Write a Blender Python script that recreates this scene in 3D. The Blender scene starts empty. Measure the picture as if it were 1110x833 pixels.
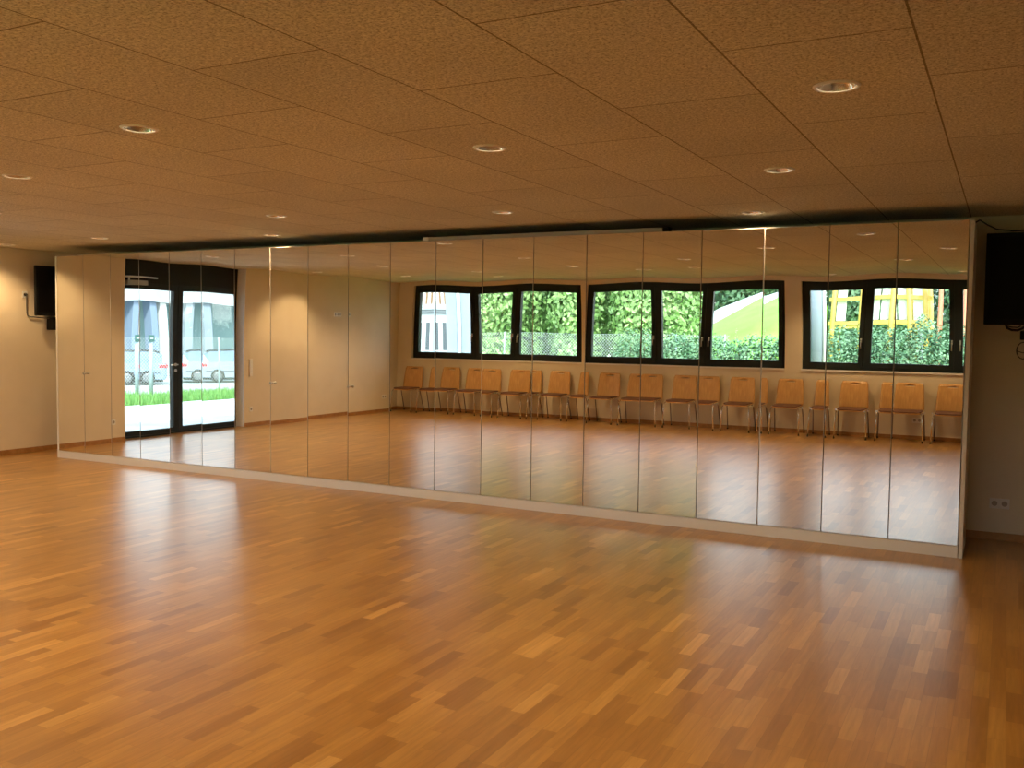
import bpy, bmesh, math, random
from mathutils import Vector, Matrix
random.seed(7)
PI = math.pi
SC = bpy.context.scene
COL = SC.collection

# ------------------------------------------------------------------ materials
def mat(name, col=(.8, .8, .8), rough=.5, metal=0., spec=.5, emis=None, estr=0.):
    m = bpy.data.materials.new(name); m.use_nodes = True
    b = m.node_tree.nodes['Principled BSDF']
    b.inputs['Base Color'].default_value = (*col, 1)
    b.inputs['Roughness'].default_value = rough
    b.inputs['Metallic'].default_value = metal
    b.inputs['Specular IOR Level'].default_value = spec
    if emis:
        b.inputs['Emission Color'].default_value = (*emis, 1)
        b.inputs['Emission Strength'].default_value = estr
    return m

class NT:
    def __init__(s, m):
        s.t = m.node_tree; s.b = s.t.nodes['Principled BSDF']
    def n(s, typ, **kw):
        nd = s.t.nodes.new(typ)
        for k, v in kw.items(): setattr(nd, k, v)
        return nd
    def l(s, a, b): s.t.links.new(a, b)
    def math(s, op, a, b=None, c=None):
        nd = s.n('ShaderNodeMath', operation=op)
        for i, v in enumerate((a, b, c)):
            if v is None: continue
            if isinstance(v, (int, float)): nd.inputs[i].default_value = v
            else: s.l(v, nd.inputs[i])
        return nd.outputs[0]
    def coord(s): return s.n('ShaderNodeTexCoord').outputs['Object']
    def xyz(s, v):
        nd = s.n('ShaderNodeSeparateXYZ'); s.l(v, nd.inputs[0]); return nd.outputs
    def comb(s, x, y, z=0.):
        nd = s.n('ShaderNodeCombineXYZ')
        for i, v in enumerate((x, y, z)):
            if isinstance(v, (int, float)): nd.inputs[i].default_value = v
            else: s.l(v, nd.inputs[i])
        return nd.outputs[0]
    def noise(s, vec, scale, detail=2., rough=.5):
        nd = s.n('ShaderNodeTexNoise'); s.l(vec, nd.inputs['Vector'])
        nd.inputs['Scale'].default_value = scale; nd.inputs['Detail'].default_value = detail
        nd.inputs['Roughness'].default_value = rough
        return nd.outputs['Fac']
    def ramp(s, fac, stops):
        nd = s.n('ShaderNodeValToRGB'); s.l(fac, nd.inputs[0]); e = nd.color_ramp.elements
        while len(e) < len(stops): e.new(.5)
        for k, (p, c) in enumerate(stops):
            e[k].position = p; e[k].color = (*c, 1)
        return nd.outputs[0]
    def mix(s, fac, a, b, mode='MIX'):
        nd = s.n('ShaderNodeMix', data_type='RGBA', blend_type=mode)
        for i, v in ((0, fac), (6, a), (7, b)):
            if isinstance(v, (int, float)): nd.inputs[i].default_value = v
            elif isinstance(v, tuple): nd.inputs[i].default_value = (*v, 1)
            else: s.l(v, nd.inputs[i])
        return nd.outputs[2]
    def bump(s, h, strength, dist=.01):
        nd = s.n('ShaderNodeBump'); s.l(h, nd.inputs['Height'])
        nd.inputs['Strength'].default_value = strength; nd.inputs['Distance'].default_value = dist
        s.l(nd.outputs[0], s.b.inputs['Normal'])

def speckled(name, c1, c2, scale, rough=.6, bump=0., metal=0., spec=.5):
    m = mat(name, c1, rough, metal, spec); t = NT(m); v = t.coord()
    f = t.noise(v, scale, 4)
    t.l(t.ramp(f, [(.35, c1), (.65, c2)]), t.b.inputs['Base Color'])
    if bump: t.bump(f, bump)
    return m

# --- parquet
M_FLOOR = mat('oak_strip_parquet', rough=.33, spec=.6); t = NT(M_FLOOR)
X, Y, Z = t.xyz(t.coord())
SW, SL = .066, .36
cu = t.math('DIVIDE', X, SW); ci = t.math('FLOOR', cu)
wn = t.n('ShaderNodeTexWhiteNoise', noise_dimensions='1D'); t.l(ci, wn.inputs['W'])
rv = t.math('ADD', t.math('DIVIDE', Y, SL), t.math('MULTIPLY', wn.outputs['Value'], 13.7)); ri = t.math('FLOOR', rv)
wc = t.n('ShaderNodeTexWhiteNoise', noise_dimensions='2D'); t.l(t.comb(ci, ri), wc.inputs['Vector'])
col = t.ramp(wc.outputs['Value'], [(0., (.26, .115, .021)), (.10, (.335, .160, .030)), (.5, (.39, .195, .039)), (.9, (.435, .228, .050)), (1., (.55, .31, .085))])
gr = t.noise(t.comb(t.math('MULTIPLY', X, 55.), t.math('ADD', t.math('MULTIPLY', Y, 3.2), t.math('MULTIPLY', wc.outputs['Value'], 40.))), 1., 4, .6)
col = t.mix(1., col, t.ramp(gr, [(.3, (.80, .78, .74)), (.7, (1.12, 1.12, 1.12))]), 'MULTIPLY')
big = t.noise(t.comb(X, Y), .9, 2)
col = t.mix(1., col, t.ramp(big, [(.3, (.88, .86, .84)), (.7, (1.08, 1.08, 1.08))]), 'MULTIPLY')
fx = t.math('FRACT', cu); ex = t.math('MINIMUM', fx, t.math('SUBTRACT', 1., fx))
fy = t.math('FRACT', rv); ey = t.math('MULTIPLY', t.math('MINIMUM', fy, t.math('SUBTRACT', 1., fy)), SL / SW)
gap = t.math('LESS_THAN', t.math('MINIMUM', ex, ey), .012)
col = t.mix(t.math('MULTIPLY', gap, .45), col, (.10, .04, .01))
t.l(col, t.b.inputs['Base Color'])
t.b.inputs['Coat Weight'].default_value = .5; t.b.inputs['Coat Roughness'].default_value = .3; t.b.inputs['Coat IOR'].default_value = 1.55

# --- wood wool ceiling boards
M_CEIL = mat('wood_wool_board', rough=.95, spec=.1); t = NT(M_CEIL)
X, Y, Z = t.xyz(t.coord())
PW, PL = .607, 1.21
br = t.n('ShaderNodeTexBrick', offset=.5, offset_frequency=2)
t.l(t.comb(t.math('ADD', Y, 4.25 + PL / 2 + 20 * PL), t.math('ADD', X, -9.348 + 40 * PW)), br.inputs['Vector'])
for k, v in (('Scale', 1.), ('Brick Width', PL), ('Row Height', PW), ('Mortar Size', .0045), ('Mortar Smooth', .3)): br.inputs[k].default_value = v
br.inputs['Color1'].default_value = (1, 1, 1, 1); br.inputs['Color2'].default_value = (.93, .93, .93, 1)
br.inputs['Mortar'].default_value = (.38, .34, .3, 1)
v3 = t.comb(X, Y)
n1 = t.noise(v3, 95., 3, .7); n2 = t.noise(v3, 38., 3, .6); n3 = t.noise(v3, 1.2, 2)
fib = t.ramp(n1, [(.34, (.34, .30, .22)), (.5, (.74, .70, .56)), (.66, (.86, .82, .68))])
fib = t.mix(1., fib, t.ramp(n2, [(.3, (.80, .80, .80)), (.7, (1.1, 1.1, 1.1))]), 'MULTIPLY')
fib = t.mix(1., fib, t.ramp(n3, [(.3, (.94, .94, .94)), (.7, (1.05, 1.05, 1.05))]), 'MULTIPLY')
t.l(t.mix(1., fib, br.outputs['Color'], 'MULTIPLY'), t.b.inputs['Base Color'])
t.bump(n1, .5, .006)

M_WALL = speckled('cream_plaster', (.77, .68, .52), (.80, .71, .55), 3., .85, .02, spec=.25)
M_BASE = speckled('oak_skirting', (.36, .17, .05), (.46, .23, .075), 14., .45)
M_PLINTH = mat('white_plinth_laminate', (.80, .79, .77), .4)
M_BOARD = mat('white_cabinet_board', (.88, .87, .84), .4)
M_PANEL = mat('pale_grey_end_panel', (.74, .70, .64), .45)
M_SEAMDARK = mat('brown_door_edging', (.16, .12, .09), .6)
M_MIRROR = mat('mirror_silver', (.90, .905, .885), .0, 1.)
M_FRAME = mat('anthracite_frame', (.012, .019, .022), .45, spec=.3)
M_TRANSOM = mat('charcoal_transom', (.012, .012, .012), .5, spec=.25)
M_SILVER = mat('brushed_silver', (.72, .72, .70), .3, 1.)
M_CHROME = mat('chrome_tube', (.86, .86, .86), .14, 1.)
M_DARKTUBE = mat('brown_grey_steel', (.30, .22, .19), .3, .9)
M_BLACK = mat('black_plastic', (.007, .007, .007), .5, spec=.2)
M_SCREEN = mat('black_screen_glass', (.004, .004, .004), .45, spec=.12)
M_CABLE = mat('black_cable', (.012, .012, .012), .5)
M_GCABLE = mat('grey_cable', (.13, .12, .10), .5)
M_WHITEPL = mat('white_plastic', (.84, .83, .79), .35)
M_HOLE = mat('recess_plastic', (.38, .36, .32), .5)
M_HOUSING = mat('grey_aluminium_housing', (.42, .41, .39), .45, .3)
M_SEAT = mat('brown_seat_pad', (.15, .065, .04), .5)
M_DLRING = mat('white_enamel_ring', (.86, .84, .80), .3)
M_DLREF = mat('bright_reflector', (.92, .88, .82), .16, 1.)
M_DLLAMP = mat('glowing_lamp', (1, .9, .8), .4, emis=(1, .78, .5), estr=32.)
M_BEECH = mat('beech_plywood', (.62, .33, .12), .38); t = NT(M_BEECH)
X, Y, Z = t.xyz(t.coord())
g = t.noise(t.comb(t.math('MULTIPLY', X, 40.), t.math('MULTIPLY', Y, 40.), t.math('MULTIPLY', Z, 4.)), 1., 4)
t.l(t.ramp(g, [(.3, (.60, .32, .105)), (.7, (.73, .42, .155))]), t.b.inputs['Base Color'])

def glass_mat(name, tint=(.94, .98, .97)):
    m = bpy.data.materials.new(name); m.use_nodes = True; nt = m.node_tree; nt.nodes.clear()
    out = nt.nodes.new('ShaderNodeOutputMaterial'); mx = nt.nodes.new('ShaderNodeMixShader')
    tr = nt.nodes.new('ShaderNodeBsdfTransparent'); gl = nt.nodes.new('ShaderNodeBsdfGlossy'); fr = nt.nodes.new('ShaderNodeFresnel')
    tr.inputs['Color'].default_value = (*tint, 1); gl.inputs['Roughness'].default_value = 0.; fr.inputs['IOR'].default_value = 1.35
    nt.links.new(fr.outputs[0], mx.inputs[0]); nt.links.new(tr.outputs[0], mx.inputs[1]); nt.links.new(gl.outputs[0], mx.inputs[2])
    nt.links.new(mx.outputs[0], out.inputs['Surface']); return m
M_GLASS = glass_mat('window_glass')

M_PAVE = speckled('pale_concrete_paving', (.40, .42, .42), (.50, .51, .50), 2., .8)
M_LOT = speckled('parking_gravel', (.34, .35, .34), (.42, .43, .41), 3., .9)
M_SOIL = speckled('meadow_ground', (.16, .34, .08), (.26, .46, .10), 1.5, .9)
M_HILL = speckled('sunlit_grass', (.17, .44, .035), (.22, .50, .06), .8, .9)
M_GRASS = speckled('grass_blade', (.10, .26, .06), (.18, .36, .10), 6., .7)
M_LEAF = speckled('tree_leaf', (.13, .23, .07), (.34, .50, .19), 1.4, .6)
M_LEAF2 = speckled('hedge_leaf', (.08, .19, .09), (.19, .33, .18), 3., .6)
M_LEAF3 = speckled('far_leaf', (.05, .12, .05), (.10, .18, .09), 1., .7)
M_BARK = speckled('bark', (.12, .08, .05), (.22, .16, .10), 8., .9)
M_GALV = mat('galvanised_wire', (.62, .65, .66), .45, .6)
M_WHITEWALL = speckled('white_render', (.34, .37, .38), (.40, .43, .44), 1., .8)
M_PALEBLUE = speckled('pale_blue_render', (.24, .29, .33), (.27, .32, .36), 1., .8)
M_BLUEGREY = mat('blue_grey_column', (.18, .24, .33), .6)
M_TEAL = mat('teal_glazing', (.20, .33, .34), .4)
M_TAN = speckled('tan_timber_slats', (.24, .14, .07), (.30, .18, .10), 3., .7)
M_WINDARK = mat('grey_window_pane', (.07, .09, .10), .4)
M_YELLOW = speckled('yellow_timber', (.52, .32, .06), (.60, .40, .10), 3., .6)
M_RED = mat('red_brown_timber', (.50, .16, .08), .6)
M_PWHITE = mat('white_play_panel', (.65, .65, .62), .5)
M_CARBODY = mat('silver_blue_car_paint', (.20, .27, .36), .3, .2)
M_CARBODY2 = mat('pale_car_paint', (.28, .33, .40), .3, .2)
M_CARGLASS = mat('car_glass', (.10, .17, .25), .2)
M_TYRE = mat('tyre_rubber', (.02, .02, .02), .8)
M_RIM = mat('alloy_rim', (.16, .17, .18), .4, .3)
M_TAIL = mat('red_tail_lens', (.75, .03, .04), .25)
M_POLE = mat('pale_painted_pole', (.30, .37, .42), .5)
M_SIGN = mat('dark_sign_plate', (.05, .12, .11), .5)

# ------------------------------------------------------------------ mesh helpers
def box(bm, x0, x1, y0, y1, z0, z1, mi=0, bev=0.):
    vs = [bm.verts.new(c) for c in ((x0, y0, z0), (x1, y0, z0), (x1, y1, z0), (x0, y1, z0), (x0, y0, z1), (x1, y0, z1), (x1, y1, z1), (x0, y1, z1))]
    fs = [bm.faces.new([vs[i] for i in q]) for q in ((0, 3, 2, 1), (4, 5, 6, 7), (0, 1, 5, 4), (1, 2, 6, 5), (2, 3, 7, 6), (3, 0, 4, 7))]
    for f in fs: f.material_index = mi
    if bev:
        es = list({e for f in fs for e in f.edges})
        bmesh.ops.bevel(bm, geom=es, offset=bev, segments=2, affect='EDGES', profile=.5)
    return fs

def prism(bm, pts, axis, a0, a1, mi=0):
    """extrude a 2-D outline along an axis: axis 'x' uses (y,z), 'y' uses (x,z), 'z' uses (x,y)"""
    def P(p, a):
        return {'x': (a, p[0], p[1]), 'y': (p[0], a, p[1]), 'z': (p[0], p[1], a)}[axis]
    A = [bm.verts.new(P(p, a0)) for p in pts]; B = [bm.verts.new(P(p, a1)) for p in pts]; n = len(pts)
    fs = [bm.faces.new(A[::-1]), bm.faces.new(B)]
    for i in range(n): fs.append(bm.faces.new([A[i], A[(i + 1) % n], B[(i + 1) % n], B[i]]))
    for f in fs: f.material_index = mi
    return fs

def tube(bm, pts, r, seg=8, cap=True, mi=0):
    pts = [Vector(p) for p in pts]; rings = []
    for i, p in enumerate(pts):
        d = (pts[min(i + 1, len(pts) - 1)] - pts[max(i - 1, 0)]).normalized()
        up = Vector((0, 0, 1)) if abs(d.z) < .9 else Vector((0, 1, 0))
        a = d.cross(up).normalized(); b = d.cross(a).normalized()
        rr = r[i] if isinstance(r, (list, tuple)) else r
        rings.append([bm.verts.new(p + a * (rr * math.cos(2 * PI * k / seg)) + b * (rr * math.sin(2 * PI * k / seg))) for k in range(seg)])
    for i in range(len(rings) - 1):
        for k in range(seg):
            f = bm.faces.new([rings[i][k], rings[i][(k + 1) % seg], rings[i + 1][(k + 1) % seg], rings[i + 1][k]]); f.smooth = True; f.material_index = mi
    if cap:
        for q in (rings[0][::-1], rings[-1]):
            f = bm.faces.new(q); f.material_index = mi

def lathe(bm, prof, seg=24, axis='z', c=(0, 0, 0), mi=0, close=False):
    rings = []
    for (r, h) in prof:
        ring = []
        for k in range(seg):
            a = 2 * PI * k / seg; x, y = r * math.cos(a), r * math.sin(a)
            p = {'z': (x, y, h), 'y': (x, h, y), 'x': (h, x, y)}[axis]
            ring.append(bm.verts.new((p[0] + c[0], p[1] + c[1], p[2] + c[2])))
        rings.append(ring)
    n = len(rings)
    for i in range(n if close else n - 1):
        A, B = rings[i], rings[(i + 1) % n]
        for k in range(seg):
            f = bm.faces.new([A[k], A[(k + 1) % seg], B[(k + 1) % seg], B[k]]); f.smooth = True; f.material_index = mi
    if not close:
        for A in (rings[0][::-1], rings[-1]):
            f = bm.faces.new(A); f.material_index = mi

def obj(name, bm, m, parent=None, loc=(0, 0, 0), fix=True):
    if fix: bmesh.ops.recalc_face_normals(bm, faces=bm.faces)
    me = bpy.data.meshes.new(name); bm.to_mesh(me); bm.free()
    for x in (m if isinstance(m, (list, tuple)) else [m]): me.materials.append(x)
    o = bpy.data.objects.new(name, me); COL.objects.link(o); o.location = loc
    if parent: o.parent = parent
    return o
def tag(o, label, cat, group=None, kind=None):
    o['label'] = label
    o['category'] = cat
    if group: o['group'] = group
    if kind: o['kind'] = kind
    return o
def thing(name, label, cat, loc=(0, 0, 0), rz=0., group=None):
    o = bpy.data.objects.new(name, None); COL.objects.link(o); o.empty_display_size = .1
    o.location = loc; o.rotation_euler = (0, 0, rz)
    return tag(o, label, cat, group)
def struct(name, bm, m, label=None, cat=None):
    o = obj(name, bm, m); o['kind'] = 'structure'
    if label: o['label'] = label
    if cat: o['category'] = cat
    return o
def kids(o): return [c for c in bpy.data.objects if c.parent == o]
def copy_tree(o, parent=None):
    c = o.copy(); COL.objects.link(c)
    if parent: c.parent = parent
    for ch in kids(o): copy_tree(ch, c)
    return c
def simple(name, fn, m, parent=None, loc=(0, 0, 0)):
    bm = bmesh.new(); fn(bm); return obj(name, bm, m, parent, loc)

# ------------------------------------------------------------------ dimensions
H = 2.55                       # ceiling
XL, XR = -.65, 13.4            # side walls
YB, YW = .84, -8.35            # wall behind the cabinets, window wall
TOP, PLH = 2.437, .087         # top of the mirrors, plinth height
SEAM = [.088, .556, 1.025, 1.504, 1.984, 2.472, 2.958, 3.455, 3.955, 4.463, 4.968, 5.486, 5.993, 6.509, 7.019, 7.529, 8.031, 8.531, 9.022, 9.506, 9.979]

# ------------------------------------------------------------------ the room
simple_ = lambda *a: None
bm = bmesh.new(); box(bm, XL - .3, XR + .3, YW - .3, YB + .3, -.12, 0)
struct('floor', bm, M_FLOOR, 'orange-brown oak strip parquet floor with a satin varnish', 'floor')
bm = bmesh.new(); box(bm, XL - .3, XR + .3, YW - .3, YB + .3, H, H + .3)
ceiling = struct('ceiling', bm, M_CEIL, 'brown wood wool acoustic board ceiling in staggered rows', 'ceiling')
bm = bmesh.new(); box(bm, XL - .3, XR + .3, YB, YB + .3, 0, H)
struct('wall_back', bm, M_WALL, 'cream wall behind the mirrored cabinets', 'wall')
bm = bmesh.new(); box(bm, XR, XR + .3, YW - .3, YB, 0, H)
struct('wall_right', bm, M_WALL, 'cream side wall at the far right of the room', 'wall')
# left wall with the door opening
DY0, DY1 = -3.97, -1.60
bm = bmesh.new()
box(bm, XL - .3, XL, DY1, YB, 0, H); box(bm, XL - .3, XL, YW - .3, DY0, 0, H)
struct('wall_left', bm, M_WALL, 'cream side wall with the glass double door', 'wall')
# window wall with three strip openings (x0, x1)
WIN = [(-.31, 3.20), (3.47, 6.88), (7.15, 10.62)]
WZ0, WZ1 = 1.045, 2.475
bm = bmesh.new()
box(bm, XL, XR, YW - .3, YW, 0, WZ0); box(bm, XL, XR, YW - .3, YW, WZ1, H)
xs = [XL] + [v for w in WIN for v in w] + [XR]
for i in range(0, len(xs), 2): box(bm, xs[i], xs[i + 1], YW - .3, YW, WZ0, WZ1)
struct('wall_front', bm, M_WALL, 'cream wall with the three strip windows over the row of chairs', 'wall')
# skirting
bm = bmesh.new(); box(bm, XL, XL + .015, DY1, YB, 0, .06); box(bm, XL, XL + .015, YW, DY0, 0, .06); struct('baseboard_left', bm, M_BASE)
bm = bmesh.new(); box(bm, XL + .015, XR, YB - .015, YB, 0, .06); struct('baseboard_back', bm, M_BASE)
bm = bmesh.new(); box(bm, XL + .015, XR, YW, YW + .015, 0, .06); struct('baseboard_front', bm, M_BASE)

bm = bmesh.new(); box(bm, XL - .17, XL + .002, DY0, DY0 + .006, 0, H); box(bm, XL - .17, XL + .002, DY1 - .006, DY1, 0, H)
struct('trim_1', bm, mat('daylit_reveal_white', (.9, .89, .87), .6))  # white lining added to brighten the door reveal where daylight falls short
# windows: three sashes each
FY = YW - .115
def make_window(n, x0, x1, label):
    r = thing('window_%d' % n, label, 'window', (x0, FY, WZ0)); r['kind'] = 'structure'
    w = x1 - x0; h = WZ1 - WZ0; fo = .055; mu = .05
    bm = bmesh.new()
    box(bm, 0, w, -.04, .04, 0, fo); box(bm, 0, w, -.04, .04, h - .075, h)
    box(bm, 0, fo, -.04, .04, fo, h - .075); box(bm, w - fo, w, -.04, .04, fo, h - .075)
    sw = (w - 2 * fo) / 3
    for k in (1, 2): box(bm, fo + k * sw - mu / 2, fo + k * sw + mu / 2, -.04, .04, fo, h - .075)
    obj('window_frame', bm, M_FRAME, r)
    for k in range(3):
        a = fo + k * sw + (mu / 2 if k else 0); b = fo + (k + 1) * sw - (mu / 2 if k < 2 else 0); g = .07
        z0, z1 = fo, h - .075
        bm = bmesh.new()
        box(bm, a, b, -.03, .055, z0, z0 + g); box(bm, a, b, -.03, .055, z1 - g, z1)
        box(bm, a, a + g, -.03, .055, z0 + g, z1 - g); box(bm, b - g, b, -.03, .055, z0 + g, z1 - g)
        s = obj('sash', bm, M_FRAME, r)
        bm = bmesh.new(); box(bm, a + g - .008, b - g + .008, -.004, .004, z0 + g - .008, z1 - g + .008)
        obj('pane', bm, M_GLASS, s)
        hx = b - g / 2 if k != 2 else a + g / 2
        bm = bmesh.new(); hz = z0 + .42
        box(bm, hx - .014, hx + .014, .056, .066, hz - .035, hz + .035, bev=.003)
        tube(bm, [(hx, .066, hz), (hx, .10, hz), (hx, .105, hz - .02), (hx, .105, hz - .13)], .009, 8)
        obj('handle', bm, M_SILVER, s)
    bm = bmesh.new(); box(bm, -.0, w, .04, .115 + .02, -.02, .004)
    obj('window_sill', bm, M_BOARD, r)
    return r
make_window(1, *WIN[0], 'three-sash anthracite strip window nearest the room corner, trees outside')
make_window(2, *WIN[1], 'middle three-sash anthracite strip window, looking at trees and a grassy hill')
make_window(3, *WIN[2], 'three-sash anthracite strip window furthest from the glass door, looking at a hedge')

# glass double door in the left wall
DX = XL - .22
d = thing('door_1', 'anthracite framed glass double door with a dark panel above', 'door', (DX, DY0, 0)); d['kind'] = 'structure'
DW = DY1 - DY0; DH = 2.21
bm = bmesh.new()
box(bm, -.035, .035, 0, .05, 0, H); box(bm, -.035, .035, DW - .05, DW, 0, H); box(bm, -.035, .035, .05, DW - .05, 0, .025)
obj('door_frame', bm, M_FRAME, d)
bm = bmesh.new(); box(bm, -.03, .03, .05, DW - .05, DH + .016, H); obj('transom_panel', bm, M_TRANSOM, d)
mid = 1.225
for k, (a, b) in enumerate(((.05, mid - .004), (mid + .004, DW - .05))):
    g = .085; bm = bmesh.new()
    box(bm, -.03, .04, a, b, .03, .03 + g - .02); box(bm, -.03, .04, a, b, DH - .07, DH + .015)
    box(bm, -.03, .04, a, a + g, .095, DH - .07); box(bm, -.03, .04, b - g, b, .095, DH - .07)
    lf = obj('door_leaf', bm, M_FRAME, d)
    bm = bmesh.new(); box(bm, -.004, .004, a + g - .01, b - g + .01, .085, DH - .06); obj('pane', bm, M_GLASS, lf)
    if k == 1:
        hy = a + g / 2; bm = bmesh.new()
        lathe(bm, [(.024, .041), (.024, .05)], 16, 'x', (0, hy, 1.04))
        tube(bm, [(.05, hy, 1.04), (.095, hy, 1.04), (.10, hy + .02, 1.04), (.10, hy + .13, 1.04)], .010, 8)
        obj('lever_handle', bm, M_SILVER, lf)
        bm = bmesh.new(); lathe(bm, [(.024, .041), (.024, .05)], 16, 'x', (0, hy, .95)); box(bm, .05, .056, hy - .006, hy + .006, .935, .965); obj('lock_rosette', bm, M_SILVER, lf)
dc = obj('door_closer', (lambda b: (box(b, .041, .10, DW - .46, DW - .16, DH - .02, DH + .045, bev=.004), b)[1])(bmesh.new()), M_HOUSING, d)
bm = bmesh.new(); box(bm, .05, .075, DW - .66, DW - .12, DH + .085, DH + .108, bev=.003); box(bm, .055, .07, DW - .22, DW - .20, DH + .045, DH + .09); obj('slide_rail', bm, M_SILVER, dc)

# ------------------------------------------------------------------ mirrored cabinets
DELTA, TW = .006, .0022
def warp(u, z, side):
    """depth offset of a door face. u = 0 at the hinge, 1 at the meeting edge"""
    y = DELTA * .5 * (u - .5)
    if z > 1.3: y -= TW * u * (z - 1.3) ** 2
    return y
def door_mesh(w, z0, z1, side, back, front, inset=(0, 0, 0, 0), sheet=False):
    """slightly warped door leaf, local x from 0 to w; side -1 = hinge at left"""
    bm = bmesh.new(); nu, nz = 4, 24; A = []; B = []
    for j in range(nz + 1):
        z = z0 + inset[2] + (z1 - z0 - inset[2] - inset[3]) * j / nz; ra = []; rb = []
        for i in range(nu + 1):
            x = inset[0] + (w - inset[0] - inset[1]) * i / nu
            u = x / w if side < 0 else 1 - x / w; y = warp(u, z, side)
            ra.append(bm.verts.new((x, y + front, z)))
            if not sheet: rb.append(bm.verts.new((x, y + back, z)))
        A.append(ra); B.append(rb)
    for j in range(nz):
        for i in range(nu):
            f = bm.faces.new([A[j][i], A[j][i + 1], A[j + 1][i + 1], A[j + 1][i]]); f.smooth = True
            if not sheet: bm.faces.new([B[j][i + 1], B[j][i], B[j + 1][i], B[j + 1][i + 1]])
    if not sheet:
        for j in range(nz):
            bm.faces.new([A[j][0], A[j + 1][0], B[j + 1][0], B[j][0]]).material_index = 1
            bm.faces.new([A[j][nu], B[j][nu], B[j + 1][nu], A[j + 1][nu]]).material_index = 1
        for i in range(nu):
            bm.faces.new([A[0][i], B[0][i], B[0][i + 1], A[0][i + 1]])
            bm.faces.new([A[nz][i], A[nz][i + 1], B[nz][i + 1], B[nz][i]])
    return bm
ORD = ['first', 'second', 'third', 'fourth', 'fifth', 'sixth', 'seventh', 'eighth', 'ninth', 'tenth', 'eleventh', 'twelfth', 'thirteenth', 'fourteenth', 'fifteenth', 'sixteenth', 'seventeenth']
CABNOTE = {0: 'leftmost, nearest the side wall television', 9: 'last at the right end, beside the dark wall'}
for c in range(10):
    xa, xb = SEAM[2 * c], SEAM[2 * c + 2]
    lab = ('full-height mirrored double-door cabinet, %s' % CABNOTE[c]) if c in CABNOTE else ('full-height mirrored double-door cabinet, %s from the left end of the mirror wall' % ORD[c])
    r = thing('mirrored_cabinet', lab, 'cabinet', (xa, 0, 0), group='mirrored cabinets along the wall')
    w = xb - xa; bm = bmesh.new()
    box(bm, .001, .019, .03, .6, PLH, TOP - .004); box(bm, w - .019, w - .001, .03, .6, PLH, TOP - .004)
    box(bm, .019, w - .019, .03, .6, TOP - .022, TOP - .004); box(bm, .019, w - .019, .03, .6, PLH, PLH + .018)
    box(bm, .019, w - .019, .59, .6, PLH + .018, TOP - .022)
    obj('carcass', bm, M_BOARD, r)
    for k in range(2):
        i = 2 * c + k; a, b = SEAM[i], SEAM[i + 1]; side = -1 if k == 0 else 1
        lit_r = False; lit_l = i in (0, 7, 17); lit_t = i in (0, 7, 16, 17)
        wd = b - a - .003
        dr = obj('mirror_door', door_mesh(wd, PLH + .003, TOP, side, .020, .0015), [M_BOARD, M_SEAMDARK], r, (a - xa + .0015, 0, 0))
        ins = (.0045 if (lit_l and i) else (.003 if i == 0 else .0025), .0045 if lit_r else .0025, .001, .006 if lit_t else .0015)
        mg = obj('mirror_glass', door_mesh(wd, PLH + .003, TOP, side, 0, 0, ins, sheet=True), M_MIRROR, dr, fix=False)
        if not lit_l:
            bm = bmesh.new(); box(bm, .0002, .0024, -.0004, .0014, PLH + .004, TOP - .001); e = obj('edge_strip', bm, M_SEAMDARK, dr)
            e.location.y = DELTA * .5 * (-.5 if side < 0 else .5) - .001
        if i in (1, 7, 9):
            kx = .033; kz = 1.035 if i != 1 else 1.04
            bm = bmesh.new(); lathe(bm, [(.011, -.002), (.011, -.010), (.006, -.012), (.006, -.020), (.013, -.026), (.015, -.034), (.012, -.040)], 18, 'y', (kx, 0, kz))
            obj('knob', bm, M_SILVER, dr)
bm = bmesh.new(); box(bm, SEAM[0] - .001, SEAM[20] - .001, .0, .018, 0, PLH - .002, bev=.0015)
tag(obj('plinth_board', bm, M_PLINTH), 'long white plinth board running under all the mirrored cabinets', 'plinth')
bm = bmesh.new(); box(bm, SEAM[20] + .004, SEAM[20] + .032, -.004, .6, 0, TOP - .004, bev=.001)
tag(obj('cabinet_end_panel', bm, M_PANEL), 'pale narrow end panel closing the cabinet row at its right end', 'panel')
bm = bmesh.new(); box(bm, SEAM[0] - .026, SEAM[0] - .002, -.004, .6, 0, TOP - .004, bev=.001)
tag(obj('cabinet_end_panel', bm, M_BOARD), 'white narrow end panel closing the cabinet row at its left end', 'panel')
# projection screen housing lying on top
r = thing('projection_screen_case', 'long grey projection screen case lying on top of the middle cabinets', 'screen case', (5.33, .012, TOP + .0015))
bm = bmesh.new(); box(bm, .06, 2.36, 0, .085, 0, .036, bev=.004); obj('case', bm, M_HOUSING, r)
for a, b in ((0, .06), (2.36, 2.41)):
    bm = bmesh.new(); box(bm, a, b, -.002, .088, 0, .038, bev=.003); obj('end_cap', bm, M_SILVER if a == 0 else M_BLACK, r)

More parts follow.
